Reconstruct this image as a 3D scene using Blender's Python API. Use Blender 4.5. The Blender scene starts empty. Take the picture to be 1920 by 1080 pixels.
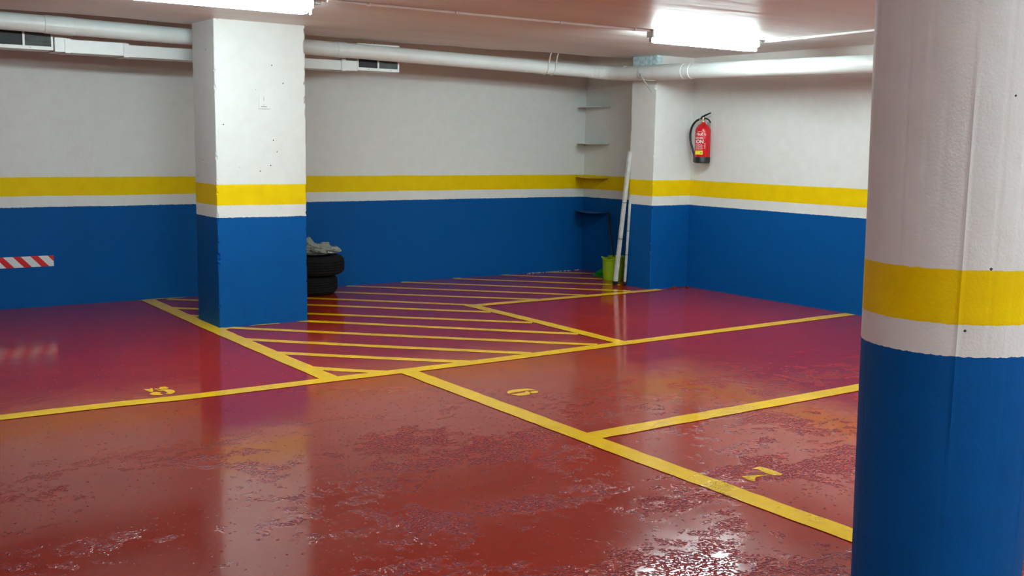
import bpy, bmesh, math, random
from mathutils import Vector, Matrix, noise

# ------------------------------------------------------------------ camera, light, exposure
scene = bpy.context.scene
COL = scene.collection
F_PX, PITCH, ROLL, YAW, EYE = 2003.22, 0.13491, 0.01619, 0.61226, 1.5
cam_data = bpy.data.cameras.new('camera')
cam = bpy.data.objects.new('camera', cam_data)
COL.objects.link(cam)
cam_data.sensor_width = 36.0
cam_data.lens = F_PX * 36.0 / 1920.0
cam_data.clip_start = 0.05
_rt0 = Vector((math.cos(YAW), -math.sin(YAW), 0))
_fw0 = Vector((math.sin(YAW), math.cos(YAW), 0))
_up0 = Vector((0, 0, 1))
_fw = math.cos(PITCH) * _fw0 - math.sin(PITCH) * _up0
_up = math.cos(PITCH) * _up0 + math.sin(PITCH) * _fw0
_rt = math.cos(ROLL) * _rt0 + math.sin(ROLL) * _up
_up2 = -math.sin(ROLL) * _rt0 + math.cos(ROLL) * _up
M = Matrix((_rt, _up2, -_fw)).transposed().to_4x4()
M.translation = Vector((0, 0, EYE))
cam.matrix_world = M
scene.camera = cam

world = bpy.data.worlds.new('world')
scene.world = world
world.use_nodes = True
world.node_tree.nodes['Background'].inputs[0].default_value = (0.8, 0.85, 0.9, 1)
world.node_tree.nodes['Background'].inputs[1].default_value = 0.02
scene.view_settings.view_transform = 'Standard'
scene.view_settings.look = 'None'
scene.view_settings.gamma = 1.0
scene.view_settings.exposure = 1.7
scene.view_settings.use_curve_mapping = False
TUBE = 26.0            # emission of the fluorescent covers
TUBE_COLOR = (0.80, 0.985, 1.0, 1)

# measured heights and planes of the garage (metres)
Z_BLUE, Z_WHITE, Z_YEL = 0.879, 0.976, 1.140
Y_BACK, X_RIGHT, X_RECESS, Z_CEIL = 10.007, 8.088, 8.051, 2.41
X_LEFT, Y_FRONT = -4.0, -4.5
rnd = random.Random(7)

# ------------------------------------------------------------------ node helpers
def new_mat(name):
    m = bpy.data.materials.new(name); m.use_nodes = True
    nt = m.node_tree
    return m, nt, nt.nodes['Principled BSDF']

def N(nt, t, **kw):
    n = nt.nodes.new(t)
    for k, v in kw.items():
        if k.startswith('i_'): n.inputs[k[2:].replace('_', ' ')].default_value = v
        else: setattr(n, k, v)
    return n

def world_pos(nt):
    return N(nt, 'ShaderNodeNewGeometry').outputs['Position']

def noise_tex(nt, vec, scale, detail=3, rough=0.5, dist=0.0, stretch=None):
    if stretch:
        mp = N(nt, 'ShaderNodeMapping'); mp.inputs['Scale'].default_value = stretch
        nt.links.new(vec, mp.inputs['Vector']); vec = mp.outputs['Vector']
    n = N(nt, 'ShaderNodeTexNoise')
    n.inputs['Scale'].default_value = scale; n.inputs['Detail'].default_value = detail
    n.inputs['Roughness'].default_value = rough; n.inputs['Distortion'].default_value = dist
    nt.links.new(vec, n.inputs['Vector'])
    return n.outputs['Fac']

def math_n(nt, op, a, b=None, c=None, clamp=False):
    n = N(nt, 'ShaderNodeMath', operation=op); n.use_clamp = clamp
    for i, v in enumerate((a, b, c)):
        if v is None: continue
        if isinstance(v, (int, float)): n.inputs[i].default_value = v
        else: nt.links.new(v, n.inputs[i])
    return n.outputs[0]

def ramp(nt, fac, lo, hi, a=0.0, b=1.0):
    n = N(nt, 'ShaderNodeMapRange'); n.clamp = True
    n.inputs['From Min'].default_value = lo; n.inputs['From Max'].default_value = hi
    n.inputs['To Min'].default_value = a; n.inputs['To Max'].default_value = b
    nt.links.new(fac, n.inputs['Value'])
    return n.outputs['Result']

def mix(nt, fac, a, b):
    n = N(nt, 'ShaderNodeMix', data_type='RGBA')
    if isinstance(fac, (int, float)): n.inputs[0].default_value = fac
    else: nt.links.new(fac, n.inputs[0])
    for i, v in ((6, a), (7, b)):
        if isinstance(v, tuple): n.inputs[i].default_value = v
        else: nt.links.new(v, n.inputs[i])
    return n.outputs[2]

def bump(nt, h, strength, dist, normal=None):
    n = N(nt, 'ShaderNodeBump'); n.inputs['Distance'].default_value = dist
    if isinstance(strength, (int, float)): n.inputs['Strength'].default_value = strength
    else: nt.links.new(strength, n.inputs['Strength'])
    nt.links.new(h, n.inputs['Height'])
    if normal: nt.links.new(normal, n.inputs['Normal'])
    return n.outputs['Normal']

# ------------------------------------------------------------------ materials
WHITE = (0.72, 0.74, 0.72, 1)
BLUE = (0.0, 0.086, 0.305, 1)
YELLOW = (0.82, 0.59, 0.0, 1)

def banded_wall(name, dz=0.0, bump_str=0.35, grain=70.0, seams=False, pale_top=False, pits=False):
    m, nt, b = new_mat(name)
    pos = world_pos(nt)
    sep = N(nt, 'ShaderNodeSeparateXYZ'); nt.links.new(pos, sep.inputs[0])
    edge = noise_tex(nt, pos, 45, 2)
    slow = noise_tex(nt, pos, 1.3, 1)
    z = math_n(nt, 'ADD', sep.outputs['Z'], math_n(nt, 'MULTIPLY', math_n(nt, 'SUBTRACT', edge, 0.5), 0.009))
    z = math_n(nt, 'ADD', z, math_n(nt, 'MULTIPLY', math_n(nt, 'SUBTRACT', slow, 0.5), 0.012))
    z = math_n(nt, 'SUBTRACT', z, dz)
    def step(v): return math_n(nt, 'GREATER_THAN', z, v)
    fine = noise_tex(nt, pos, 9, 4, 0.6)
    white = mix(nt, ramp(nt, fine, 0.35, 0.7), WHITE, (0.69, 0.70, 0.67, 1))
    blue = mix(nt, ramp(nt, fine, 0.35, 0.7), BLUE, (0.0, 0.080, 0.285, 1))
    if pale_top:
        rough_n = noise_tex(nt, pos, 30, 4)
        pale = mix(nt, ramp(nt, rough_n, 0.4, 0.6), (0.42, 0.62, 0.66, 1), (0.75, 0.82, 0.82, 1))
        top = math_n(nt, 'GREATER_THAN', sep.outputs['Z'], 2.30)
        side = math_n(nt, 'LESS_THAN', sep.outputs['X'], 7.64)
        white = mix(nt, math_n(nt, 'MULTIPLY', top, side), white, pale)
    if pits:
        vo = N(nt, 'ShaderNodeTexVoronoi'); vo.inputs['Scale'].default_value = 9.0
        nt.links.new(pos, vo.inputs['Vector'])
        pit = math_n(nt, 'LESS_THAN', vo.outputs['Distance'], 0.045)
        white = mix(nt, pit, white, (0.05, 0.045, 0.04, 1))
    c = mix(nt, step(Z_BLUE), blue, white)
    c = mix(nt, step(Z_WHITE), c, mix(nt, ramp(nt, fine, 0.35, 0.7), YELLOW, (0.77, 0.53, 0.0, 1)))
    c = mix(nt, step(Z_YEL), c, white)
    nt.links.new(c, b.inputs['Base Color'])
    b.inputs['Roughness'].default_value = 0.6
    b.inputs['Specular IOR Level'].default_value = 0.12
    h = noise_tex(nt, pos, grain, 4, 0.6)
    h2 = noise_tex(nt, pos, 7, 3, 0.5)
    nrm = bump(nt, h, bump_str, 0.004)
    nrm = bump(nt, h2, bump_str, 0.012, nrm)
    nt.links.new(nrm, b.inputs['Normal'])
    return m

M_WALL = banded_wall('painted wall')
M_PIER = banded_wall('painted pier', bump_str=0.5, pale_top=True)
M_SQUARE = banded_wall('painted square column', dz=-0.002, bump_str=0.45, pits=True)
M_ROUND = banded_wall('painted round column', dz=0.009, bump_str=0.35, grain=110.0, pits=True)

def plain(name, col, rough=0.5, metal=0.0, spec=0.5, bmp=0.0, bscale=60, trans=0.0, var=0.0):
    m, nt, b = new_mat(name)
    b.inputs['Roughness'].default_value = rough; b.inputs['Metallic'].default_value = metal
    b.inputs['Specular IOR Level'].default_value = spec
    b.inputs['Transmission Weight'].default_value = trans
    pos = world_pos(nt)
    f = noise_tex(nt, pos, 14, 4, 0.6)
    dark = tuple(c * (1 - var) for c in col[:3]) + (1,)
    nt.links.new(mix(nt, ramp(nt, f, 0.35, 0.7), tuple(col[:3]) + (1,), dark), b.inputs['Base Color'])
    if bmp:
        nt.links.new(bump(nt, noise_tex(nt, pos, bscale, 3), bmp, 0.003), b.inputs['Normal'])
    return m

def floor_gloss(nt, b, pos):
    """glossy floor paint: smooth skin with gentle waves and gritty, worn patches"""
    sep = N(nt, 'ShaderNodeSeparateXYZ'); nt.links.new(pos, sep.inputs[0])
    lane = ramp(nt, sep.outputs['Y'], 3.3, 5.3, 1.0, 0.0)          # the driving lane is worn, the bays are not
    mask_a = noise_tex(nt, pos, 1.25, 4, 0.6, 0.4, stretch=(1.0, 1.4, 1.0))
    mask_b = noise_tex(nt, pos, 9.0, 4, 0.7, 0.3)
    msum = math_n(nt, 'ADD', mask_a, math_n(nt, 'MULTIPLY', mask_b, 0.7))
    patch = math_n(nt, 'MULTIPLY', ramp(nt, msum, 0.875, 0.965), lane)
    speck = noise_tex(nt, pos, 38, 1, 0.5)
    specks = math_n(nt, 'MULTIPLY', ramp(nt, speck, 0.69, 0.74), math_n(nt, 'MULTIPLY_ADD', lane, 0.8, 0.2))
    grit = ramp(nt, noise_tex(nt, pos, 72, 1.5, 0.55), 0.44, 0.70)
    grit = math_n(nt, 'POWER', grit, 0.8)
    soft = noise_tex(nt, pos, 2.6, 3, 0.55, 0.5)
    amt = math_n(nt, 'MAXIMUM', patch, math_n(nt, 'MULTIPLY', specks, 0.7))
    n1 = bump(nt, soft, 0.12, 0.008)
    n2 = bump(nt, math_n(nt, 'MULTIPLY', grit, amt), 1.0, 0.0052, n1)
    nt.links.new(n2, b.inputs['Normal'])
    r = ramp(nt, noise_tex(nt, pos, 3.1, 4), 0.3, 0.7, 0.085, 0.15)
    nt.links.new(r, b.inputs['Roughness'])
    b.inputs['Specular IOR Level'].default_value = 0.36
    return patch

def floor_material():
    m, nt, b = new_mat('red floor paint')
    pos = world_pos(nt)
    floor_gloss(nt, b, pos)
    big = noise_tex(nt, pos, 0.8, 5, 0.6, 0.6)
    c = mix(nt, ramp(nt, big, 0.35, 0.68), (0.335, 0.018, 0.007, 1), (0.36, 0.024, 0.011, 1))
    dust = noise_tex(nt, pos, 3.2, 7, 0.72, 0.6, stretch=(1, 2.2, 1))
    c = mix(nt, ramp(nt, dust, 0.55, 0.8, 0, 0.25), c, (0.42, 0.065, 0.040, 1))
    scuff = noise_tex(nt, pos, 6.5, 6, 0.75, 1.0, stretch=(1, 1.8, 1))
    c = mix(nt, ramp(nt, scuff, 0.66, 0.75, 0, 0.45), c, (0.20, 0.02, 0.014, 1))
    nt.links.new(c, b.inputs['Base Color'])
    return m

def marking_material():
    m, nt, b = new_mat('yellow floor paint')
    pos = world_pos(nt)
    floor_gloss(nt, b, pos)
    b.inputs['Specular IOR Level'].default_value = 0.28
    f = noise_tex(nt, pos, 11, 5, 0.65)
    nt.links.new(mix(nt, ramp(nt, f, 0.4, 0.75), (0.90, 0.55, 0.004, 1), (0.82, 0.48, 0.008, 1)), b.inputs['Base Color'])
    return m

def ceiling_material():
    m, nt, b = new_mat('ceiling plaster')
    pos = world_pos(nt)
    f = noise_tex(nt, pos, 1.6, 5, 0.6, 0.3, stretch=(0.35, 1.8, 1))
    nt.links.new(mix(nt, ramp(nt, f, 0.35, 0.7), (0.76, 0.74, 0.72, 1), (0.66, 0.63, 0.61, 1)), b.inputs['Base Color'])
    b.inputs['Roughness'].default_value = 0.44
    h = noise_tex(nt, pos, 2.4, 4, 0.55, 0.4, stretch=(0.3, 1.6, 1))
    nt.links.new(bump(nt, h, 0.5, 0.02), b.inputs['Normal'])
    return m

M_FLOOR = floor_material()
M_MARK = marking_material()
M_CEIL = ceiling_material()
M_PIPE = plain('white painted plastic pipe', (0.70, 0.74, 0.72), 0.38, bmp=0.15, bscale=18, var=0.06)
M_DUCT = plain('white sheet duct', (0.72, 0.74, 0.72), 0.35, var=0.05)
M_DARK = plain('dark duct opening', (0.015, 0.015, 0.015), 0.6, var=0.3)
M_FILTER = plain('grey grille filter', (0.13, 0.15, 0.14), 0.8, bmp=0.6, bscale=300, var=0.4)
M_PLASTIC = plain('white plastic', (0.72, 0.72, 0.70), 0.35, var=0.03)
M_GREYP = plain('grey plastic', (0.42, 0.42, 0.40), 0.45, var=0.1)
M_CONDUIT = plain('painted conduit', (0.70, 0.60, 0.56), 0.5, var=0.08)
M_CONDUIT_W = plain('white conduit', (0.80, 0.80, 0.79), 0.4, var=0.03)
M_RED = plain('extinguisher red', (0.62, 0.008, 0.012), 0.25, var=0.05)
M_BLACK = plain('black rubber', (0.012, 0.012, 0.013), 0.45, var=0.3)
M_CHROME = plain('brass fitting', (0.62, 0.55, 0.42), 0.3, metal=1.0)
M_PRINT = plain('white print', (0.80, 0.76, 0.74), 0.5)
M_LABELY = plain('yellow sticker', (0.85, 0.72, 0.03), 0.5)
M_LABELG = plain('green print', (0.25, 0.45, 0.05), 0.5)
M_TYRE = plain('tyre rubber', (0.006, 0.007, 0.006), 0.8, spec=0.25, bmp=0.5, bscale=90, var=0.45)
M_LIME = plain('lime green plastic', (0.36, 0.58, 0.015), 0.35, var=0.06)
M_GREEN = plain('green plastic', (0.01, 0.42, 0.03), 0.4, var=0.06)
M_ALU = plain('scuffed white metal', (0.62, 0.62, 0.60), 0.45, bmp=0.4, bscale=40, var=0.3)
M_BLUEP = plain('blue paint', (0.0, 0.095, 0.30), 0.5, var=0.05)
M_WHITEP = plain('white wall paint', (0.70, 0.70, 0.67), 0.5, var=0.08)
M_YELP = plain('yellow wall paint', (0.75, 0.52, 0.01), 0.5, var=0.05)
M_WIRE = plain('dull wire', (0.45, 0.44, 0.42), 0.5, var=0.2)
M_MARKGREY = plain('grey print', (0.32, 0.34, 0.34), 0.6)
M_GREYDUST = plain('grey cement crumbs', (0.42, 0.40, 0.38), 0.9, var=0.4)
M_REDP = plain('red crumbled paint', (0.16, 0.03, 0.025), 0.8, spec=0.2, var=0.3)

def bag_material():
    m, nt, b = new_mat('cloudy plastic bag')
    b.inputs['Base Color'].default_value = (0.40, 0.42, 0.36, 1)
    b.inputs['Roughness'].default_value = 0.3
    b.inputs['Alpha'].default_value = 0.72
    nt.links.new(bump(nt, noise_tex(nt, world_pos(nt), 25, 3), 0.6, 0.01), b.inputs['Normal'])
    return m
M_BAG = bag_material()

def tube_material():
    m, nt, b = new_mat('lit tube cover')
    b.inputs['Base Color'].default_value = (0.9, 0.9, 0.9, 1)
    b.inputs['Emission Color'].default_value = TUBE_COLOR
    b.inputs['Emission Strength'].default_value = TUBE
    return m
M_TUBE = tube_material()

def hazard_material():
    m, nt, b = new_mat('red and white hazard foil')
    pos = world_pos(nt)
    sep = N(nt, 'ShaderNodeSeparateXYZ'); nt.links.new(pos, sep.inputs[0])
    s = math_n(nt, 'ADD', sep.outputs['X'], math_n(nt, 'MULTIPLY', sep.outputs['Z'], 0.93))
    s = math_n(nt, 'FRACT', math_n(nt, 'DIVIDE', math_n(nt, 'SUBTRACT', s, HZ_OFF), HZ_PER))
    red = math_n(nt, 'LESS_THAN', s, 0.45)
    nt.links.new(mix(nt, red, (0.70, 0.74, 0.74, 1), (0.62, 0.006, 0.01, 1)), b.inputs['Base Color'])
    b.inputs['Roughness'].default_value = 0.35
    return m
HZ_PER, HZ_OFF = 0.142, 0.0

# ------------------------------------------------------------------ mesh helpers
def obj(name, bm, mat, parent=None, smooth=False):
    me = bpy.data.meshes.new(name)
    bmesh.ops.recalc_face_normals(bm, faces=bm.faces[:])
    bm.to_mesh(me); bm.free()
    for mt in (mat if isinstance(mat, (list, tuple)) else [mat]): me.materials.append(mt)
    if smooth:
        for p in me.polygons: p.use_smooth = True
        me.set_sharp_from_angle(angle=math.radians(38))
    o = bpy.data.objects.new(name, me)
    COL.objects.link(o)
    if parent:
        o.parent = parent
        o.matrix_parent_inverse = parent.matrix_world.inverted() if parent.parent is None and parent.type == 'MESH' else Matrix()
    return o

def thing(name, label, cat, loc=(0, 0, 0), group=None):
    o = bpy.data.objects.new(name, None); COL.objects.link(o)
    o.location = loc; o['label'] = label; o['category'] = cat
    if group: o['group'] = group
    o.empty_display_size = 0.1
    return o

def tag(o, label, cat, group=None):
    o['label'] = label; o['category'] = cat
    if group: o['group'] = group
    return o

def struct(name, bm, mat, smooth=False):
    o = obj(name, bm, mat, None, smooth); o['kind'] = 'structure'
    return o

def bx(bm, x0, x1, y0, y1, z0, z1, bevel=0.0):
    r = bmesh.ops.create_cube(bm, size=1.0)
    vs = r['verts']
    for v in vs:
        v.co = Vector(((x0 + x1) / 2 + v.co.x * (x1 - x0), (y0 + y1) / 2 + v.co.y * (y1 - y0), (z0 + z1) / 2 + v.co.z * (z1 - z0)))
    if bevel:
        es = list({e for v in vs for e in v.link_edges})
        bmesh.ops.bevel(bm, geom=es, offset=bevel, segments=2, affect='EDGES')
    return bm

def B(*a, **k): return bx(bmesh.new(), *a, **k)

def tube(bm, pts, r, seg=16, cap=True):
    """a tube of radius r (number or one per point) through the points"""
    pts = [Vector(p) for p in pts]
    rs = r if isinstance(r, (list, tuple)) else [r] * len(pts)
    rings = []; prev = None
    for i, p in enumerate(pts):
        t = (pts[min(i + 1, len(pts) - 1)] - pts[max(i - 1, 0)]).normalized()
        if prev is None:
            a = Vector((0, 0, 1)) if abs(t.z) < 0.9 else Vector((1, 0, 0))
            u = t.cross(a).normalized()
        else:
            u = (prev - t * prev.dot(t)).normalized()
        prev = u; w = t.cross(u)
        rings.append([bm.verts.new(p + rs[i] * (math.cos(2 * math.pi * k / seg) * u + math.sin(2 * math.pi * k / seg) * w)) for k in range(seg)])
    for a, b2 in zip(rings, rings[1:]):
        for k in range(seg):
            bm.faces.new((a[k], a[(k + 1) % seg], b2[(k + 1) % seg], b2[k]))
    if cap:
        bm.faces.new(rings[0][::-1]); bm.faces.new(rings[-1])
    return bm

def T(*a, **k): return tube(bmesh.new(), *a, **k)

def lathe(bm, prof, cx=0, cy=0, cz=0, seg=48, closed=False, jitter=0.0):
    rings = []
    for (r, z) in prof:
        rings.append([bm.verts.new((cx + r * math.cos(2 * math.pi * k / seg), cy + r * math.sin(2 * math.pi * k / seg), cz + z)) for k in range(seg)])
    pairs = list(zip(rings, rings[1:])) + ([(rings[-1], rings[0])] if closed else [])
    for a, b2 in pairs:
        for k in range(seg):
            bm.faces.new((a[k], a[(k + 1) % seg], b2[(k + 1) % seg], b2[k]))
    if not closed:
        bm.faces.new(rings[0][::-1]); bm.faces.new(rings[-1])
    return bm

def prism(bm, poly, z0, z1):
    lo = [bm.verts.new((x, y, z0)) for x, y in poly]; hi = [bm.verts.new((x, y, z1)) for x, y in poly]
    bm.faces.new(lo[::-1]); bm.faces.new(hi)
    n = len(poly)
    for i in range(n): bm.faces.new((lo[i], lo[(i + 1) % n], hi[(i + 1) % n], hi[i]))
    return bm

def smooth_path(pts, n=8):
    pts = [Vector(p) for p in pts]; out = []
    P = [2 * pts[0] - pts[1]] + pts + [2 * pts[-1] - pts[-2]]
    for i in range(1, len(P) - 2):
        for k in range(n):
            t = k / n
            out.append(0.5 * ((2 * P[i]) + (-P[i - 1] + P[i + 1]) * t + (2 * P[i - 1] - 5 * P[i] + 4 * P[i + 1] - P[i + 2]) * t * t + (-P[i - 1] + 3 * P[i] - 3 * P[i + 1] + P[i + 2]) * t ** 3))
    out.append(pts[-1])
    return out

def chipped_prism(corners, z0, z1, steps=110, seed=1, depth=0.003, chip=0.010):
    """upright block whose vertical edges are worn and chipped"""
    r = random.Random(seed); bm = bmesh.new(); rings = []
    c = [Vector((x, y)) for x, y in corners]; n = len(c)
    cur = [depth] * n
    for s in range(steps + 1):
        z = z0 + (z1 - z0) * s / steps; ring = []
        for i in range(n):
            if r.random() < 0.45: cur[i] = depth * r.uniform(0.6, 1.8) + (chip * r.random() if r.random() < 0.22 else 0)
            a = (c[i - 1] - c[i]).normalized(); b2 = (c[(i + 1) % n] - c[i]).normalized()
            d = cur[i]
            for q in (c[i] + a * d, c[i] + b2 * d * r.uniform(0.6, 1.3)):
                ring.append(bm.verts.new((q.x, q.y, z)))
        rings.append(ring)
    m = 2 * n
    for a, b2 in zip(rings, rings[1:]):
        for k in range(m): bm.faces.new((a[k], a[(k + 1) % m], b2[(k + 1) % m], b2[k]))
    bm.faces.new(rings[0][::-1]); bm.faces.new(rings[-1])
    return bm

# ------------------------------------------------------------------ the shell
FL = struct('floor', B(X_LEFT - 0.2, X_RIGHT + 0.2, Y_FRONT - 0.2, Y_BACK + 0.2, -0.2, 0.0), M_FLOOR)
EDGE = [(X_LEFT - 0.2, 8.74), (1.50, 8.72), (2.05, 8.665), (2.35, 8.67), (2.70, 8.75), (2.94, 8.77), (4.02, 8.91), (4.43, 8.97), (5.00, 8.985), (5.50, 8.90), (5.97, 8.94), (6.28, 8.84), (6.70, 8.80), (7.15, 8.84), (7.60, 8.755), (X_RIGHT + 0.2, 8.72)]
def slab():
    bm = bmesh.new()
    # split into strips so the wavy cast edge stays a clean mesh
    prev = None
    for (x, y) in EDGE:
        col = [bm.verts.new((x, Y_FRONT - 0.2, Z_CEIL)), bm.verts.new((x, y, Z_CEIL)), bm.verts.new((x, y, Z_CEIL + 0.2)), bm.verts.new((x, Y_FRONT - 0.2, Z_CEIL + 0.2))]
        if prev:
            for k in range(4): bm.faces.new((prev[k], prev[(k + 1) % 4], col[(k + 1) % 4], col[k]))
        else: bm.faces.new(col)
        prev = col
    bm.faces.new(prev[::-1])
    return bm
struct('ceiling', slab(), M_CEIL)
struct('ceiling_recess', B(X_LEFT - 0.2, X_RIGHT + 0.2, 8.5, Y_BACK + 0.2, Z_CEIL + 0.2, Z_CEIL + 0.35), M_CEIL)
struct('wall_back', B(X_LEFT - 0.2, X_RECESS + 0.2, Y_BACK, Y_BACK + 0.2, 0, Z_CEIL + 0.2), M_WALL)
struct('wall_recess', B(X_RECESS, X_RECESS + 0.2, 8.55, Y_BACK, 0, Z_CEIL + 0.2), M_WALL)
struct('wall_right', B(X_RIGHT, X_RIGHT + 0.2, Y_FRONT, 8.4, 0, Z_CEIL), M_WALL)
struct('wall_left', B(X_LEFT - 0.2, X_LEFT, Y_FRONT, Y_BACK, 0, Z_CEIL + 0.2), M_WALL)
struct('wall_front', B(X_LEFT - 0.2, X_RIGHT + 0.2, Y_FRONT - 0.2, Y_FRONT, 0, Z_CEIL), M_WALL)
struct('pillar_corner', chipped_prism([(7.563, 8.258), (X_RIGHT + 0.05, 8.258), (X_RIGHT + 0.05, 8.633), (7.563, 8.633)], 0, Z_CEIL + 0.2, 160, 5, 0.004, 0.022), M_PIER)
struct('column_square', chipped_prism([(2.918, 8.196), (3.672, 8.196), (3.672, 8.698), (2.918, 8.698)], 0, Z_CEIL + 0.001, 160, 3, 0.004, 0.017), M_SQUARE)

def round_column():
    bm = bmesh.new(); seg = 240; rings = []
    r = random.Random(11)
    seams = {}
    k = 0
    while k < seg:                       # board marks left by the formwork
        seams[k] = (r.uniform(-0.0025, 0.0025), r.uniform(0.0, 1.4), r.uniform(1.6, 3.0)); k += r.randint(7, 12)
    off = [0.0] * seg; cur = 0.0
    for k in range(seg):
        if k in seams: cur = r.uniform(-0.0009, 0.0009)
        off[k] = cur
    steps = 40
    for s in range(steps + 1):
        z = Z_CEIL * s / steps; ring = []
        R = 0.281 + 0.0165 * (z - 1.25)
        for k in range(seg):
            a = 2 * math.pi * k / seg
            d = off[k]
            if k in seams and seams[k][1] < z < seams[k][2]: d += seams[k][0]
            d += 0.0015 * noise.noise(Vector((math.cos(a) * 3, math.sin(a) * 3, z * 2)))
            ring.append(bm.verts.new((3.124 + (R + d) * math.cos(a), 1.973 + (R + d) * math.sin(a), z)))
        rings.append(ring)
    for a, b2 in zip(rings, rings[1:]):
        for k in range(seg): bm.faces.new((a[k], a[(k + 1) % seg], b2[(k + 1) % seg], b2[k]))
    bm.faces.new(rings[0][::-1]); bm.faces.new(rings[-1])
    return bm
struct('column_round', round_column(), M_ROUND, smooth=True)

# ------------------------------------------------------------------ painted floor markings (children of the floor)
LIFT = 0.0015
def stripe(a, b2, w, z, n=24, seed=0, jit=0.0035, w2=None):
    a, b2 = Vector(a), Vector(b2); d = (b2 - a).normalized(); nn = Vector((-d.y, d.x)); r = random.Random(seed)
    bm = bmesh.new(); L = []; R = []; ph = r.uniform(0, 9)
    for i in range(n + 1):
        t = i / n; p = a.lerp(b2, t) + nn * 0.006 * math.sin(t * 5 + ph)
        ww = w if w2 is None else w + (w2 - w) * t
        q = p + nn * (ww / 2 + r.uniform(-jit, jit)); s = p - nn * (ww / 2 + r.uniform(-jit, jit))
        L.append(bm.verts.new((q.x, q.y, z))); R.append(bm.verts.new((s.x, s.y, z)))
    for i in range(n): bm.faces.new((R[i], R[i + 1], L[i + 1], L[i]))
    return bm
def poly_line(pts, w, z, seed=0):
    bm = bmesh.new(); n = len(pts); r = random.Random(seed); L = []; R = []
    pts = [p for p in smooth_path([(x, y, 0) for x, y in pts], 10)]
    for i, p in enumerate(pts):
        d = (pts[min(i + 1, len(pts) - 1)] - pts[max(i - 1, 0)]).normalized(); nn = Vector((-d.y, d.x, 0))
        q = p + nn * (w / 2 + r.uniform(-.003, .003)); s = p - nn * (w / 2 + r.uniform(-.003, .003))
        L.append(bm.verts.new((q.x, q.y, z))); R.append(bm.verts.new((s.x, s.y, z)))
    for i in range(len(pts) - 1): bm.faces.new((R[i], R[i + 1], L[i + 1], L[i]))
    return bm
obj('bay_line', poly_line([(X_LEFT, 6.20), (0.963, 6.115), (1.95, 6.06), (2.86, 6.055), (3.92, 6.04), (5.04, 6.06), (6.03, 6.08), (8.08, 6.115)], 0.118, LIFT * 2, 1), M_MARK, FL)
obj('bay_line', stripe((2.87, 9.99), (2.873, 6.07), 0.125, LIFT * 2.2, 40, 2), M_MARK, FL)
obj('bay_line', stripe((3.395, 6.02), (3.415, 1.0), 0.125, LIFT * 2.2, 60, 3), M_MARK, FL)
obj('bay_line', stripe((3.44, 4.155), (8.08, 4.165), 0.125, LIFT * 2.4, 50, 4), M_MARK, FL)
obj('bay_line', stripe((5.316, 8.235), (5.316, 6.07), 0.115, LIFT * 2.2, 24, 5), M_MARK, FL)
obj('bay_line', stripe((5.26, 8.20), (7.58, 8.19), 0.115, LIFT * 2.4, 24, 6), M_MARK, FL)
HATCH = [((2.90, 6.445), (3.27, 6.075)), ((2.90, 7.04), (3.92, 6.073)), ((2.90, 7.645), (4.456, 6.10)),
         ((2.90, 8.27), (5.09, 6.12)), ((2.90, 8.92), (5.26, 6.56)), ((2.90, 9.42), (5.25, 7.17)),
         ((3.04, 9.93), (5.27, 7.82)), ((3.58, 9.99), (5.40, 8.21)), ((4.22, 9.99), (6.10, 8.24)),
         ((4.92, 9.99), (6.694, 8.25)), ((5.567, 9.99), (7.30, 8.26)), ((6.218, 9.97), (7.53, 8.69)),
         ((6.883, 9.985), (7.80, 9.07)), ((7.50, 9.99), (7.97, 9.57))]
for i, (a, b2) in enumerate(HATCH):
    obj('hatch_line', stripe(a, b2, 0.088, LIFT, 22, 20 + i), M_MARK, FL)
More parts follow.
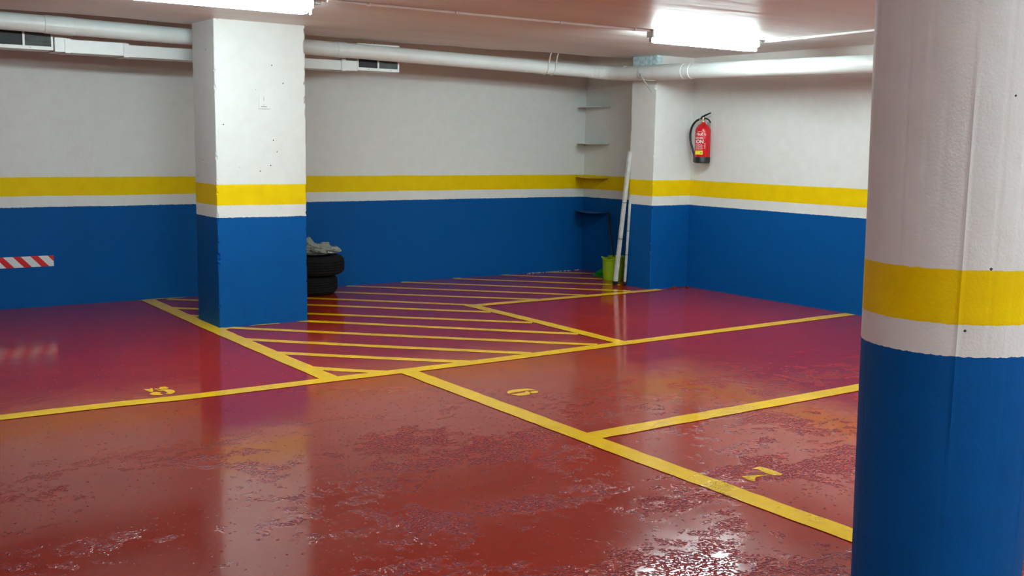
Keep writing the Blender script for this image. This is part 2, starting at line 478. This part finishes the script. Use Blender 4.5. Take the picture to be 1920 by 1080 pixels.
NUM = {
'5': [[(1.8008, 6.3991), (1.8155, 6.3817), (1.8319, 6.3761), (1.8464, 6.3973), (1.8502, 6.3821), (1.8395, 6.3293), (1.824, 6.2884), (1.8112, 6.3003), (1.804, 6.3422)], [(1.861, 6.3739), (1.8806, 6.3511), (1.9, 6.4039), (1.9348, 6.3916), (1.9351, 6.344), (1.9249, 6.3329), (1.8953, 6.3338), (1.871, 6.3356), (1.8553, 6.3493)], [(1.8495, 6.319), (1.8726, 6.3136), (1.885, 6.3272), (1.9152, 6.3175), (1.9398, 6.29), (1.9437, 6.2497), (1.9312, 6.2155), (1.9051, 6.19), (1.8771, 6.1946), (1.8786, 6.2101), (1.8923, 6.2224), (1.8931, 6.2676), (1.8871, 6.2964), (1.8672, 6.2958)], [(1.7965, 6.2555), (1.823, 6.2849), (1.8427, 6.2855), (1.8606, 6.2581), (1.857, 6.2354), (1.8432, 6.2274), (1.8613, 6.196), (1.8423, 6.1871), (1.8017, 6.2132), (1.7937, 6.2408)]],
'6': [[(3.6276, 5.2007), (3.6544, 5.223), (3.6932, 5.2341), (3.7406, 5.2273), (3.7839, 5.2143), (3.8045, 5.1845), (3.8082, 5.1519), (3.787, 5.1604), (3.7454, 5.1725), (3.7302, 5.1688), (3.6999, 5.1699), (3.6718, 5.1741), (3.6312, 5.1689), (3.6172, 5.1606), (3.6126, 5.1717)], [(3.6244, 5.1562), (3.6468, 5.1385), (3.6788, 5.1402), (3.7081, 5.1378), (3.7241, 5.14), (3.7366, 5.1632), (3.7478, 5.1496), (3.7436, 5.1266), (3.7266, 5.0945), (3.7082, 5.0805), (3.6649, 5.0775), (3.6343, 5.0919), (3.618, 5.1266)], [(3.7551, 5.1367), (3.7812, 5.138), (3.7994, 5.14), (3.8075, 5.1308), (3.7944, 5.1045), (3.7698, 5.0853), (3.7395, 5.0952), (3.7394, 5.1121)]],
'7': [[(3.7359, 3.3259), (3.785, 3.329), (3.7939, 3.2958), (3.7934, 3.2444), (3.7889, 3.1905), (3.7638, 3.1826), (3.7393, 3.2068), (3.7343, 3.2425), (3.7468, 3.3068), (3.738, 3.3154)], [(3.602, 3.2723), (3.6543, 3.2512), (3.7346, 3.2186), (3.69, 3.223), (3.653, 3.2258), (3.6295, 3.2145), (3.5961, 3.184), (3.587, 3.2097), (3.5915, 3.2441)]]}
for key, polys in NUM.items():
    bm = bmesh.new()
    for P in polys:
        vs = [bm.verts.new((x, y, LIFT)) for x, y in P]; bm.faces.new(vs)
    bmesh.ops.triangulate(bm, faces=bm.faces[:])
    obj('bay_number', bm, M_MARK, FL)
# smears of line paint at the foot of the walls and columns
def blot(cx, cy, rx, ry, seed, z=LIFT * 3):
    r = random.Random(seed); bm = bmesh.new()
    vs = [bm.verts.new((cx + rx * math.cos(a) * r.uniform(0.55, 1.1), cy + ry * math.sin(a) * r.uniform(0.55, 1.1), z)) for a in [2 * math.pi * k / 18 for k in range(18)]]
    c = bm.verts.new((cx, cy, z))
    for k in range(18): bm.faces.new((vs[k], vs[(k + 1) % 18], c))
    return bm
for i, a in enumerate([(7.57, 8.19, 0.12, 0.06), (3.0, 9.965, 0.25, 0.04), (2.93, 8.14, 0.06, 0.06), (3.30, 8.17, 0.14, 0.02), (6.25, 9.98, 0.09, 0.03), (6.9, 9.985, 0.08, 0.02)]):
    obj('paint_smear', blot(*a, 60 + i), M_MARK, FL)

# ------------------------------------------------------------------ fluorescent fixtures
def fixture(x0, x1, y, label, z=Z_CEIL, drop=0.0):
    cx = (x0 + x1) / 2
    t = thing('ceiling_light', label, 'ceiling light', (cx, y, z), 'fluorescent fittings under the ceiling')
    L = x1 - x0
    bm = bmesh.new()
    bx(bm, -L / 2, L / 2, -0.035, 0.035, -0.042, 0.0, 0.004)
    obj('housing', bm, M_PLASTIC, t)
    # rounded opal cover hugging the housing
    bm = bmesh.new(); rings = []
    prof = [(0.048, -0.020), (0.056, -0.045), (0.054, -0.068), (0.042, -0.088), (0.022, -0.098), (-0.022, -0.098), (-0.042, -0.088), (-0.054, -0.068), (-0.056, -0.045), (-0.048, -0.020)]
    for s, k in ((-L / 2 + 0.012, 0.6), (-L / 2 + 0.03, 0.92), (-L / 2 + 0.05, 1), (L / 2 - 0.05, 1), (L / 2 - 0.03, 0.92), (L / 2 - 0.012, 0.6)):
        rings.append([bm.verts.new((s, py * k, -0.05 + (pz + 0.05) * k)) for py, pz in prof])
    n = len(prof)
    for a, b2 in zip(rings, rings[1:]):
        for k in range(n): bm.faces.new((a[k], a[(k + 1) % n], b2[(k + 1) % n], b2[k]))
    bm.faces.new(rings[0][::-1]); bm.faces.new(rings[-1])
    obj('light_cover', bm, M_TUBE, t, smooth=True)
    for s in (-1, 1):
        bm = bmesh.new()
        bx(bm, s * (L / 2 + 0.006) - 0.009, s * (L / 2 + 0.006) + 0.009, -0.040, 0.040, -0.062, 0.0, 0.003)
        bx(bm, s * (L / 2 + 0.006) - 0.006, s * (L / 2 + 0.006) + 0.006, -0.014, 0.014, -0.098, -0.05, 0.003)
        obj('end_cap', bm, M_GREYP, t)
    bm = bmesh.new(); tube(bm, [(L / 2 + 0.01, 0, -0.018), (L / 2 + 0.07, 0, -0.018)], 0.014, 12)
    bx(bm, L / 2 + 0.03, L / 2 + 0.075, -0.018, 0.018, -0.03, 0.0, 0.003)
    obj('cable_gland', bm, M_GREYP, t)
    return t
fixture(1.76, 3.02, 6.66, 'fluorescent ceiling light cut by the picture top, over the square column side')
fixture(5.88, 7.08, 6.50, 'fluorescent ceiling light whole in view, above the corner with the extinguisher')
fixture(4.7, 5.9, 2.9, 'fluorescent ceiling light added out of view behind the round column as fill light')  # unseen fitting, added to brighten the floor and ceiling
for fx, lab in ((-2.3, 'beside the left end wall'), (0.5, 'straight behind the camera'), (3.3, 'near the round column'), (6.0, 'beside the right wall')):  # unseen row behind the camera, with extra fittings added to raise the ambient light
    fixture(fx, fx + 1.2, -0.6, 'fluorescent ceiling light of the unseen rear row ' + lab)

def conduit(name, pts, r, mat, label, clips):
    t = thing(name, label, 'conduit', pts[0])
    o = Vector(pts[0])
    obj('conduit_tube', T([Vector(p) - o for p in pts], r, 10), mat, t, smooth=True)
    for c in clips:
        c = Vector(c) - o
        obj('clip', B(c.x - 0.008, c.x + 0.008, c.y - 0.02, c.y + 0.02, c.z - r * 1.15, c.z + r, bevel=0.002), mat, t)
conduit('conduit', [(3.10, 6.56, Z_CEIL - 0.0105), (4.5, 6.53, Z_CEIL - 0.0105), (5.86, 6.50, Z_CEIL - 0.0105)], 0.010, M_CONDUIT,
        'thin pinkish conduit on the ceiling running between the two lit fittings', [(3.4, 6.554, Z_CEIL - .0105), (4.07, 6.539, Z_CEIL - .0105), (4.98, 6.518, Z_CEIL - .0105), (5.7, 6.503, Z_CEIL - .0105)])
conduit('conduit', [(7.165, 6.50, Z_CEIL - 0.0105), (7.17, 6.42, Z_CEIL - 0.0105), (7.09, 5.6, Z_CEIL - .0105), (7.01, 4.9, Z_CEIL - .0105), (6.9, 3.9, Z_CEIL - .0105)], 0.010, M_CONDUIT_W,
        'thin white conduit from the light toward the round column top', [(7.13, 6.0, Z_CEIL - .0105), (7.04, 5.15, Z_CEIL - .0105)])

# ------------------------------------------------------------------ drain pipe
def drain_pipe():
    t = thing('drain_pipe', 'fat white drain pipe slung under the ceiling around the wall corner', 'pipe', (0, 8.9, 0))
    O = Vector((0, 8.9, 0))
    zb = lambda x: 2.352 - 0.0155 * (x - 1.0) + 0.002
    back = [(x, 8.9, zb(x)) for x in (X_LEFT + 0.005, -1.0, 1.0, 2.0, 3.0, 4.0, 5.0, 6.0, 7.0, 7.30)]
    def sub(p): return [Vector(q) - O for q in p]
    obj('pipe_run', T(sub(back), 0.0665, 32), M_PIPE, t, smooth=True)
    el = smooth_path([(7.28, 8.9, zb(7.28)), (7.37, 8.89, 2.256), (7.425, 8.83, 2.249), (7.447, 8.74, 2.243), (7.45, 8.60, 2.238)], 5)
    obj('elbow', T(sub(el), 0.074, 32), M_PIPE, t, smooth=True)
    zr = lambda y: 2.232 - 0.0165 * (8.5 - y)
    run = [(7.45, y, zr(y)) for y in (8.62, 7.5, 6.5, 5.5, 4.5, 2.0, -1.0, Y_FRONT + 0.005)]
    obj('pipe_run', T(sub(run), 0.0745, 32), M_PIPE, t, smooth=True)
    for x0, x1 in ((1.84, 2.06), (4.28, 4.38), (7.20, 7.32)):
        pts = [(x0, 8.9, zb(x0)), (x0 + 0.006, 8.9, zb(x0)), (x1 - 0.006, 8.9, zb(x1)), (x1, 8.9, zb(x1))]
        obj('coupling', T(sub(pts), [0.067, 0.0705, 0.0705, 0.067], 32), M_PIPE, t, smooth=False)
    for y0, y1 in ((7.72, 8.12), (7.62, 7.66)):
        pts = [(7.45, y1, zr(y1)), (7.45, y1 - 0.006, zr(y1)), (7.45, y0 + 0.006, zr(y0)), (7.45, y0, zr(y0))]
        obj('coupling', T(sub(pts), [0.075, 0.079, 0.079, 0.075], 32), M_PIPE, t, smooth=False)
    for x in (6.61, 6.70):
        zc = zb(x); pts = []
        bm = bmesh.new()
        arc = [(x, 8.9 + 0.071 * math.cos(a), zc + 0.071 * math.sin(a)) for a in [math.pi * k / 12 for k in range(6, 20)]]
        tube(bm, sub([(x, 8.785, Z_CEIL)] + [(x, 8.805, Z_CEIL - 0.03), (x, 8.826, zc + 0.03)] + arc[5:]), 0.006, 8)
        obj('hanger_strap', bm, M_WHITEP, t, smooth=True)
    w = smooth_path([(7.372, 8.33, 2.26), (7.362, 8.31, 2.20), (7.37, 8.26, 2.165), (7.40, 8.19, 2.145), (7.47, 8.13, 2.15)], 6)
    obj('hanger_wire', T(sub(w), 0.0045, 8), M_WIRE, t, smooth=True)
    w = smooth_path([(7.366, 8.29, 2.22), (7.362, 8.24, 2.16), (7.362, 8.17, 2.09), (7.365, 8.10, 2.03)], 6)
    obj('hanger_strap', T(sub(w), 0.009, 6), M_WIRE, t)
drain_pipe()

# ------------------------------------------------------------------ ventilation duct
def ventilation_duct():
    t = thing('ventilation_duct', 'flat white ventilation duct with two grille boxes hung behind the drain pipe', 'duct', (3.2, 9.2, 2.2))
    O = Vector((3.2, 9.2, 2.2))
    def part(name, x0, x1, y0, y1, z0, z1, mat, par=t, bev=0.003):
        return obj(name, B(x0 - O.x, x1 - O.x, y0 - O.y, y1 - O.y, z0 - O.z, z1 - O.z, bevel=bev), mat, par)
    yb = 9.30
    # sections step down a little from left to right, as hung
    part('duct_section', 2.04, 2.49, 9.056, yb, 2.150, 2.252, M_DUCT)
    part('duct_section', 2.49, 3.30, 9.056, yb, 2.144, 2.238, M_DUCT)
    part('duct_section', 3.30, 4.43, 9.056, yb, 2.136, 2.222, M_DUCT)
    part('duct_section', 4.43, 4.58, 9.054, yb, 2.136, 2.226, M_DUCT)
    part('duct_section', 1.95, 2.04, 9.054, yb, 2.152, 2.262, M_DUCT)
    for x, z in ((2.045, 2.146), (2.495, 2.139), (4.435, 2.130)):
        part('joint_collar', x - 0.022, x + 0.022, 9.047, yb, z, z + 0.112, M_DUCT)
    for (x0, x1, z0, z1) in ((1.10, 1.938, 2.160, 2.405), (4.572, 5.012, 2.144, 2.388)):
        part('grille_box', x0, x1, 9.068, yb, z0, z1, M_DUCT)
        fr = bmesh.new()
        w = 0.026
        n = 2 if x0 > 3 else 4
        a0, a1, b0, b1 = x0 - O.x, x1 - O.x, 9.050 - O.y, 9.070 - O.y
        bx(fr, a0, a1, b0, b1, z0 - O.z, z0 + w - O.z); bx(fr, a0, a1, b0, b1, z1 - w - O.z, z1 - O.z)
        for k in range(n + 1):
            xx = a0 + (a1 - a0 - 0.015) * k / n
            bx(fr, xx, xx + 0.015, b0 + 0.001, b1, z0 - O.z, z1 - O.z)
        obj('grille_frame', fr, M_DUCT, t)
        for k in range(n):
            p0 = x0 + 0.013 + (x1 - x0 - 0.015) * k / n; p1 = x0 + 0.002 + (x1 - x0 - 0.015) * (k + 1) / n
            bm = bmesh.new()
            bx(bm, p0 - O.x, p1 - O.x, 9.0655 - O.y, 9.0685 - O.y, z0 + w - O.z, z1 - w - O.z)
            for q in range(7):
                zz = z0 + w + 0.012 + q * 0.026 - O.z
                bx(bm, p0 - O.x, p1 - O.x, 9.058 - O.y, 9.066 - O.y, zz, zz + 0.003)
            obj('grille', bm, M_FILTER if k == n - 1 else M_DARK, t)
        for xx in (x0 + (x1 - x0) * 0.27, x0 + (x1 - x0) * 0.8):
            bm = lathe(bmesh.new(), [(0.004, 0), (0.004, 0.004)], 0, 0, 0, 10)
            for v in bm.verts: v.co = Vector((v.co.x + xx - O.x, -v.co.z + 9.050 - O.y, v.co.y + z0 + 0.013 - O.z))
            obj('screw', bm, M_MARKGREY, t)
    for x in (1.5, 2.7, 3.9, 4.8):
        z = 2.38 if x in (1.5, 4.8) else 2.23
        obj('hanger', T([(x - O.x, 9.14 - O.y, z - O.z), (x - O.x, 9.14 - O.y, Z_CEIL + 0.2 - O.z)], 0.004, 8), M_WIRE, t)
ventilation_duct()

# ------------------------------------------------------------------ small things on the walls
HZ_OFF = 2.073 + 0.93 * 0.40
hz = obj('hazard_strip', B(0.9, 2.073, Y_BACK - 0.006, Y_BACK - 0.0003, 0.357, 0.452, bevel=0.001), hazard_material())
tag(hz, 'red and white diagonal striped strip low on the blue back wall', 'warning strip')

def text_mesh(txt, size):
    cu = bpy.data.curves.new('t', 'FONT'); cu.body = txt; cu.size = size; cu.align_x = 'CENTER'; cu.offset = size * 0.03
    o = bpy.data.objects.new('t', cu); COL.objects.link(o)
    dg = bpy.context.evaluated_depsgraph_get()
    me = bpy.data.meshes.new_from_object(o.evaluated_get(dg))
    bpy.data.objects.remove(o)
    return me

def wall_tag():
    t = thing('wall_label', 'small white plate with grey print high on the square column', 'label', (3.312, 8.196, 1.79))
    obj('plate', B(-0.040, 0.040, -0.010, -0.0002, -0.052, 0.052, bevel=0.001), M_PLASTIC, t)
    for a in ((-0.022, 0.024, -0.0108, -0.0095, -0.040, -0.031), (-0.004, 0.004, -0.0108, -0.0095, -0.024, -0.018), (-0.002, 0.002, -0.0108, -0.0095, 0.012, 0.042)):
        obj('print', B(*a), M_MARKGREY, t)
wall_tag()

def fire_extinguisher():
    cx, cy, z0 = 7.995, 8.0, 1.325
    t = thing('fire_extinguisher', 'red fire extinguisher hanging on the right wall', 'fire extinguisher', (cx, cy, z0))
    R = 0.080
    prof = [(R * 0.98, 0.052), (R, 0.056), (R, 0.325), (R * 0.97, 0.345), (R * 0.85, 0.368), (R * 0.62, 0.388), (R * 0.36, 0.400), (0.020, 0.408), (0.018, 0.418)]
    obj('cylinder', lathe(bmesh.new(), prof, seg=48), M_RED, t, smooth=True)
    obj('base_ring', lathe(bmesh.new(), [(R * 0.93, 0.0), (R * 1.015, 0.006), (R * 1.02, 0.060), (R, 0.064)], seg=48), M_BLACK, t, smooth=True)
    bm = bmesh.new(); lathe(bm, [(0.016, 0.415), (0.020, 0.420), (0.020, 0.440), (0.014, 0.448), (0.014, 0.468)], seg=20)
    obj('valve', bm, M_CHROME, t, smooth=True)
    g = bmesh.new(); tube(g, [(-0.016, -0.014, 0.436), (-0.034, -0.026, 0.436)], 0.012, 16)
    obj('gauge', g, M_CHROME, t, smooth=True)
    # squeeze lever and carrying handle reach toward the room side
    dv = Vector((0.15, -0.99, 0)).normalized()
    def P(a, z): return Vector((dv.x * a, dv.y * a, z))
    bm = bmesh.new(); tube(bm, [P(-0.028, 0.462), P(-0.012, 0.474), P(0.030, 0.492), P(0.085, 0.512)], [0.011, 0.012, 0.009, 0.007], 10)
    obj('lever', bm, M_BLACK, t, smooth=True)
    bm = bmesh.new(); tube(bm, smooth_path([P(-0.006, 0.468), P(0.030, 0.456), P(0.065, 0.442), P(0.088, 0.414)], 4), 0.0075, 10)
    obj('handle', bm, M_BLACK, t, smooth=True)
    hose = smooth_path([P(0.014, 0.446), P(-0.040, 0.450), P(-0.095, 0.428), P(-0.142, 0.375), P(-0.162, 0.300), P(-0.155, 0.220), P(-0.125, 0.140), P(-0.100, 0.075), P(-0.094, 0.030)], 6)
    obj('hose', T(hose, 0.0115, 12), M_BLACK, t, smooth=True)
    obj('nozzle', T([P(-0.094, 0.055), P(-0.093, 0.010)], [0.014, 0.016], 12), M_BLACK, t, smooth=True)
    obj('hose_fitting', T([P(0.0, 0.440), P(-0.045, 0.448)], 0.0125, 10), M_CHROME, t, smooth=True)
    obj('bracket', B(0.074, 0.0925, -0.02, 0.02, 0.20, 0.42, bevel=0.002), M_GREYP, t)
    face = math.atan2(-0.35, -1.0)                 # the printed side faces off the wall
    def wrap(me_or_bm, rr, zc):
        bm = bmesh.new(); bm.from_mesh(me_or_bm) if not isinstance(me_or_bm, bmesh.types.BMesh) else None
        for v in bm.verts:
            a = face + v.co.x / rr; z = v.co.y + zc
            v.co = Vector((rr * math.cos(a), rr * math.sin(a), z))
        return bm
    def strip(a0, a1, zl, zh, rr=R + 0.0008, n=12):
        bm = bmesh.new(); lo = []; hi = []
        for k in range(n + 1):
            a = face + (a0 + (a1 - a0) * k / n) / rr
            lo.append(bm.verts.new((rr * math.cos(a), rr * math.sin(a), zl))); hi.append(bm.verts.new((rr * math.cos(a), rr * math.sin(a), zh)))
        for k in range(n): bm.faces.new((lo[k], lo[k + 1], hi[k + 1], hi[k]))
        return bm
    lab = obj('label', strip(-0.052, 0.040, 0.088, 0.128), M_LABELY, t); lab['label'] = 'yellow sticker with green mark'
    obj('print', strip(0.012, 0.034, 0.098, 0.114, R + 0.0014), M_LABELG, lab)
    pr = bmesh.new()
    rr = R + 0.0012
    for (txt, size, zc) in (('ebuf.', 0.042, 0.282), ('ION', 0.050, 0.203)):
        me = text_mesh(txt, size); b2 = wrap(me, rr, zc); tmp = bpy.data.meshes.new('x'); b2.to_mesh(tmp); b2.free(); pr.from_mesh(tmp); bpy.data.meshes.remove(tmp)
    tmp = bpy.data.meshes.new('x')
    b2 = strip(-0.05, 0.045, 0.246, 0.250, rr); b2.to_mesh(tmp); b2.free(); pr.from_mesh(tmp)
    rl = random.Random(4)
    for zz in (0.262, 0.256, 0.186, 0.176, 0.168, 0.158, 0.148, 0.138):       # lines of small print, too fine to read
        x = -0.048
        while x < 0.034:
            wd = rl.uniform(0.004, 0.012)
            b2 = strip(x, x + wd, zz, zz + 0.0042, rr, 2); b2.to_mesh(tmp); b2.free(); pr.from_mesh(tmp)
            x += wd + rl.uniform(0.003, 0.006)
    for zz in (0.120, 0.135, 0.150, 0.165):
        b2 = strip(0.056, 0.064, zz + 0.03, zz + 0.039, rr, 2); b2.to_mesh(tmp); b2.free(); pr.from_mesh(tmp)
    for aa in (-0.02, -0.002, 0.014):
        b2 = strip(aa, aa + 0.008, 0.318, 0.325, rr, 2); b2.to_mesh(tmp); b2.free(); pr.from_mesh(tmp)
    for k in range(10):                         # small round mark
        a0 = 2 * math.pi * k / 10
        x, z = 0.058 + 0.007 * math.cos(a0), 0.292 + 0.009 * math.sin(a0)
        b2 = strip(x - 0.0018, x + 0.0018, z - 0.0022, z + 0.0022, rr, 1); b2.to_mesh(tmp); b2.free(); pr.from_mesh(tmp)
    o = obj('print', pr, M_PRINT, t); o['label'] = 'white printed lettering'
fire_extinguisher()

SHELF = [(7.93, Y_BACK - .001), (X_RECESS - .001, Y_BACK - .001), (X_RECESS - .001, 9.55), (7.875, 9.52), (7.79, 9.70)]
for z, mat, lab in ((1.925, M_WHITEP, 'small white corner shelf, topmost of those in the recess corner'),
                    (1.505, M_WHITEP, 'small white corner shelf halfway up the white wall of the recess corner'),
                    (1.115, M_YELP, 'small corner shelf painted over in the yellow band of the recess corner'),
                    (0.715, M_BLUEP, 'small blue corner shelf, lowest, with the mop leaning on it')):
    t = thing('corner_shelf', lab, 'shelf', (X_RECESS, Y_BACK, z), 'corner shelves in the recess')
    bm = prism(bmesh.new(), [(x - X_RECESS, y - Y_BACK) for x, y in SHELF], -0.0035, 0.0035)
    obj('board', bm, mat, t)
    bm = bmesh.new(); bx(bm, -0.012, -0.001, -0.45, -0.03, -0.012, -0.0040); bx(bm, -0.11, -0.001, -0.013, -0.001, -0.012, -0.0040)
    obj('batten', bm, mat, t)

# ------------------------------------------------------------------ recess corner: poles, bucket, mop, dustpan
def pole(name, foot, top, w, d, label):
    foot, top = Vector(foot), Vector(top)
    t = thing(name, label, 'pole', foot)
    v = top - foot; ax = v.normalized()
    sx = Vector((1, 0, 0)); sx = (sx - ax * sx.dot(ax)).normalized(); sy = ax.cross(sx)
    def box(a, b2, ww, dd):
        bm = bmesh.new()
        q = [[bm.verts.new(ax * s + sx * i * ww / 2 + sy * j * dd / 2) for i, j in ((-1, -1), (1, -1), (1, 1), (-1, 1))] for s in (a, b2)]
        bm.faces.new(q[0][::-1]); bm.faces.new(q[1])
        for k in range(4): bm.faces.new((q[0][k], q[0][(k + 1) % 4], q[1][(k + 1) % 4], q[1][k]))
        return bm
    L = v.length
    obj('profile', box(0.03, L, w, d), M_ALU, t)
    bm = box(0.03, L - 0.02, w * 0.22, d * 1.15); obj('rib', bm, M_ALU, t)
    obj('foot', box(0.0, 0.045, w * 1.15, d * 1.15), M_BLACK, t)
    for s in (0.35, 0.62):
        bm = box(L * s, L * s + 0.006, w * 1.03, d * 1.18); obj('band', bm, M_BLACK, t)
pole('pole', (7.465, 8.70, 0.0), (7.538, 8.605, 1.43), 0.042, 0.024, 'wider scuffed white pole leaning on the corner pillar beside the bucket')
pole('pole', (7.522, 8.610, 0.0), (7.548, 8.590, 0.95), 0.022, 0.016, 'thin white pole standing tight against the corner pillar edge')

def bucket():
    cx, cy = 7.79, 9.10
    t = thing('mop_bucket', 'lime green plastic mop bucket with wringer in the recess corner', 'bucket', (cx, cy, 0))
    seg = 40; bm = bmesh.new(); rings = []
    prof = [(0.112, 0.004), (0.118, 0.0), (0.122, 0.02), (0.138, 0.23), (0.150, 0.235), (0.152, 0.247), (0.142, 0.250), (0.134, 0.235), (0.116, 0.03)]
    for (r, z) in prof:
        ring = []
        for k in range(seg):
            a = 2 * math.pi * k / seg
            rr = r * (1 + 0.10 * max(0, math.cos(a - math.radians(200))) ** 6 * (z / 0.25))
            zz = z + (0.012 * math.sin(3 * a) if z > 0.2 else 0)
            ring.append(bm.verts.new((rr * 1.05 * math.cos(a), rr * 0.92 * math.sin(a), zz)))
        rings.append(ring)
    for a, b2 in zip(rings, rings[1:]):
        for k in range(seg): bm.faces.new((a[k], a[(k + 1) % seg], b2[(k + 1) % seg], b2[k]))
    bm.faces.new(rings[0][::-1]); bm.faces.new(rings[-1])
    obj('body', bm, M_LIME, t, smooth=True)
    bm = lathe(bmesh.new(), [(0.06, 0.15), (0.085, 0.235), (0.098, 0.262), (0.092, 0.262), (0.078, 0.235), (0.052, 0.15)], 0.03, 0.0, 0, 24, closed=True)
    obj('wringer', bm, M_LIME, t, smooth=True)
    bm = bmesh.new(); tube(bm, smooth_path([(-0.15, 0.0, 0.235), (-0.12, -0.09, 0.225), (0.0, -0.142, 0.205), (0.12, -0.09, 0.225), (0.15, 0.0, 0.235)], 6), 0.0045, 8)
    obj('handle', bm, M_LIME, t, smooth=True)
bucket()
def mop():
    a, b2 = Vector((7.80, 9.10, 0.10)), Vector((8.012, 9.50, 0.725))
    t = thing('mop', 'dark handled mop standing in the lime green bucket', 'mop', a)
    obj('handle', T([(0, 0, 0.02), b2 - a], 0.0115, 12), M_BLACK, t, smooth=True)
    bm = lathe(bmesh.new(), [(0.02, 0.10), (0.042, 0.07), (0.045, -0.02), (0.03, -0.07)], seg=18)
    obj('mop_head', bm, M_GREYP, t, smooth=True)
mop()
def dustpan():
    t = thing('dustpan', 'green dustpan lying on the floor behind the bucket', 'dustpan', (7.95, 9.42, 0))
    t.rotation_euler = (0, 0, math.radians(12))
    bm = bmesh.new()
    lo = [(-0.12, -0.11, 0.001), (0.08, -0.10, 0.02), (0.08, 0.10, 0.02), (-0.12, 0.11, 0.001)]
    th = 0.004
    A = [bm.verts.new(p) for p in lo]; Bv = [bm.verts.new((p[0], p[1], p[2] + th)) for p in lo]
    bm.faces.new(A[::-1]); bm.faces.new(Bv)
    for k in range(4): bm.faces.new((A[k], A[(k + 1) % 4], Bv[(k + 1) % 4], Bv[k]))
    for s in (-1, 1):
        q = [(-0.12, s * 0.11, 0.003), (0.08, s * 0.10, 0.02), (0.08, s * 0.10, 0.075), (0.0, s * 0.104, 0.055)]
        P1 = [bm.verts.new(p) for p in q]; P2 = [bm.verts.new((p[0], p[1] - s * th, p[2])) for p in q]
        bm.faces.new(P1); bm.faces.new(P2[::-1])
        for k in range(4): bm.faces.new((P1[k], P1[(k + 1) % 4], P2[(k + 1) % 4], P2[k]))
    bx(bm, 0.077, 0.082, -0.10, 0.10, 0.015, 0.078)
    obj('pan', bm, M_GREEN, t)
dustpan()

# ------------------------------------------------------------------ tyres and bag behind the square column
def tyre(cx, cy, z0, R, w, label, rot):
    bm = bmesh.new(); seg = 72
    prof = []
    rim = R * 0.60
    side = [(rim, 0.02), (rim + 0.02, 0.004), (R - 0.06, 0.0), (R - 0.022, 0.012), (R - 0.006, 0.034)]
    prof += side
    z = 0.034; grooves = 5
    for g in range(grooves):
        za = 0.034 + (w - 0.068) * (g + 0.12) / grooves; zb2 = 0.034 + (w - 0.068) * (g + 0.80) / grooves; zc = 0.034 + (w - 0.068) * (g + 0.84) / grooves; zd = 0.034 + (w - 0.068) * (g + 1.08) / grooves
        bulge = lambda q: 0.004 * (1 - ((q - w / 2) / (w / 2)) ** 2)
        prof += [(R + bulge(za), za), (R + bulge(zb2), zb2)]
        if g < grooves - 1: prof += [(R - 0.007, zc), (R - 0.007, zd)]
    prof += [(r, w - zz) for r, zz in reversed(side)]
    prof += [(rim - 0.008, w - 0.05), (rim + 0.03, w / 2), (rim - 0.008, 0.05)]
    lathe(bm, prof, seg=seg, closed=True)
    o = obj('car_tyre', bm, M_TYRE, None, smooth=False)
    o.location = (cx, cy, z0); o.rotation_euler = (0, 0, rot)
    tag(o, label, 'tyre', 'stacked worn tyres')
    return o
tyre(4.352, 9.700, 0.0, 0.285, 0.192, 'worn black car tyre at the bottom of the stack behind the square column', 0.1)
tyre(4.385, 9.675, 0.1935, 0.312, 0.190, 'worn black car tyre on top of the stack, under the plastic bag', 0.7)

def plastic_bag():
    bm = bmesh.new(); bmesh.ops.create_icosphere(bm, subdivisions=5, radius=1.0)
    for v in bm.verts:
        n = v.co.normalized()
        d = 1.0 + 0.36 * noise.noise(n * 1.7 + Vector((3, 1, 5))) + 0.20 * noise.noise(n * 4.1 + Vector((7, 2, 0))) - 0.18 * abs(noise.noise(n * 7.5))
        h = n.z * 0.5 + 0.5
        lift = 0.115 + 0.085 * max(0, -n.x) + 0.035 * noise.noise(n * 2.2 + Vector((0, 9, 0)))
        z = max(0.002, h * lift * (1.0 + 0.30 * noise.noise(n * 2.6)) - 0.012 * abs(noise.noise(n * 8)) * h)
        v.co = Vector((n.x * 0.215 * d, n.y * 0.165 * d, z))
    o = obj('plastic_bag', bm, M_BAG, None, smooth=True)
    o.location = (4.385, 9.60, 0.3838)
    tag(o, 'crumpled cloudy plastic bag lying on top of the tyres', 'bag')
plastic_bag()

# ------------------------------------------------------------------ crumbs along the foot of the corner
def crumbs(name, pts, mat, label, seed):
    r = random.Random(seed); bm = bmesh.new()
    for (x, y, s) in pts:
        rr = bmesh.ops.create_icosphere(bm, subdivisions=1, radius=s)
        for v in rr['verts']:
            v.co = Vector((v.co.x * r.uniform(.7, 1.5) + x, v.co.y * r.uniform(.7, 1.3) + y, max(0, (v.co.z + s * 0.4) * r.uniform(.5, .9))))
    o = obj(name, bm, mat); o['kind'] = 'stuff'; o['label'] = label; o['category'] = 'debris'
r = random.Random(31)
crumbs('rubble', [(7.9 + r.uniform(-.14, .14), 8.215 + r.uniform(-.03, .025), r.uniform(.006, .022)) for _ in range(16)], M_REDP, 'reddish crumbs of plaster at the foot of the corner pillar', 1)
crumbs('rubble', [(r.uniform(7.2, 8.0), 9.975 + r.uniform(-.02, .015), r.uniform(.004, .011)) for _ in range(60)], M_GREYDUST, 'grey plaster crumbs along the back wall foot in the recess', 2)
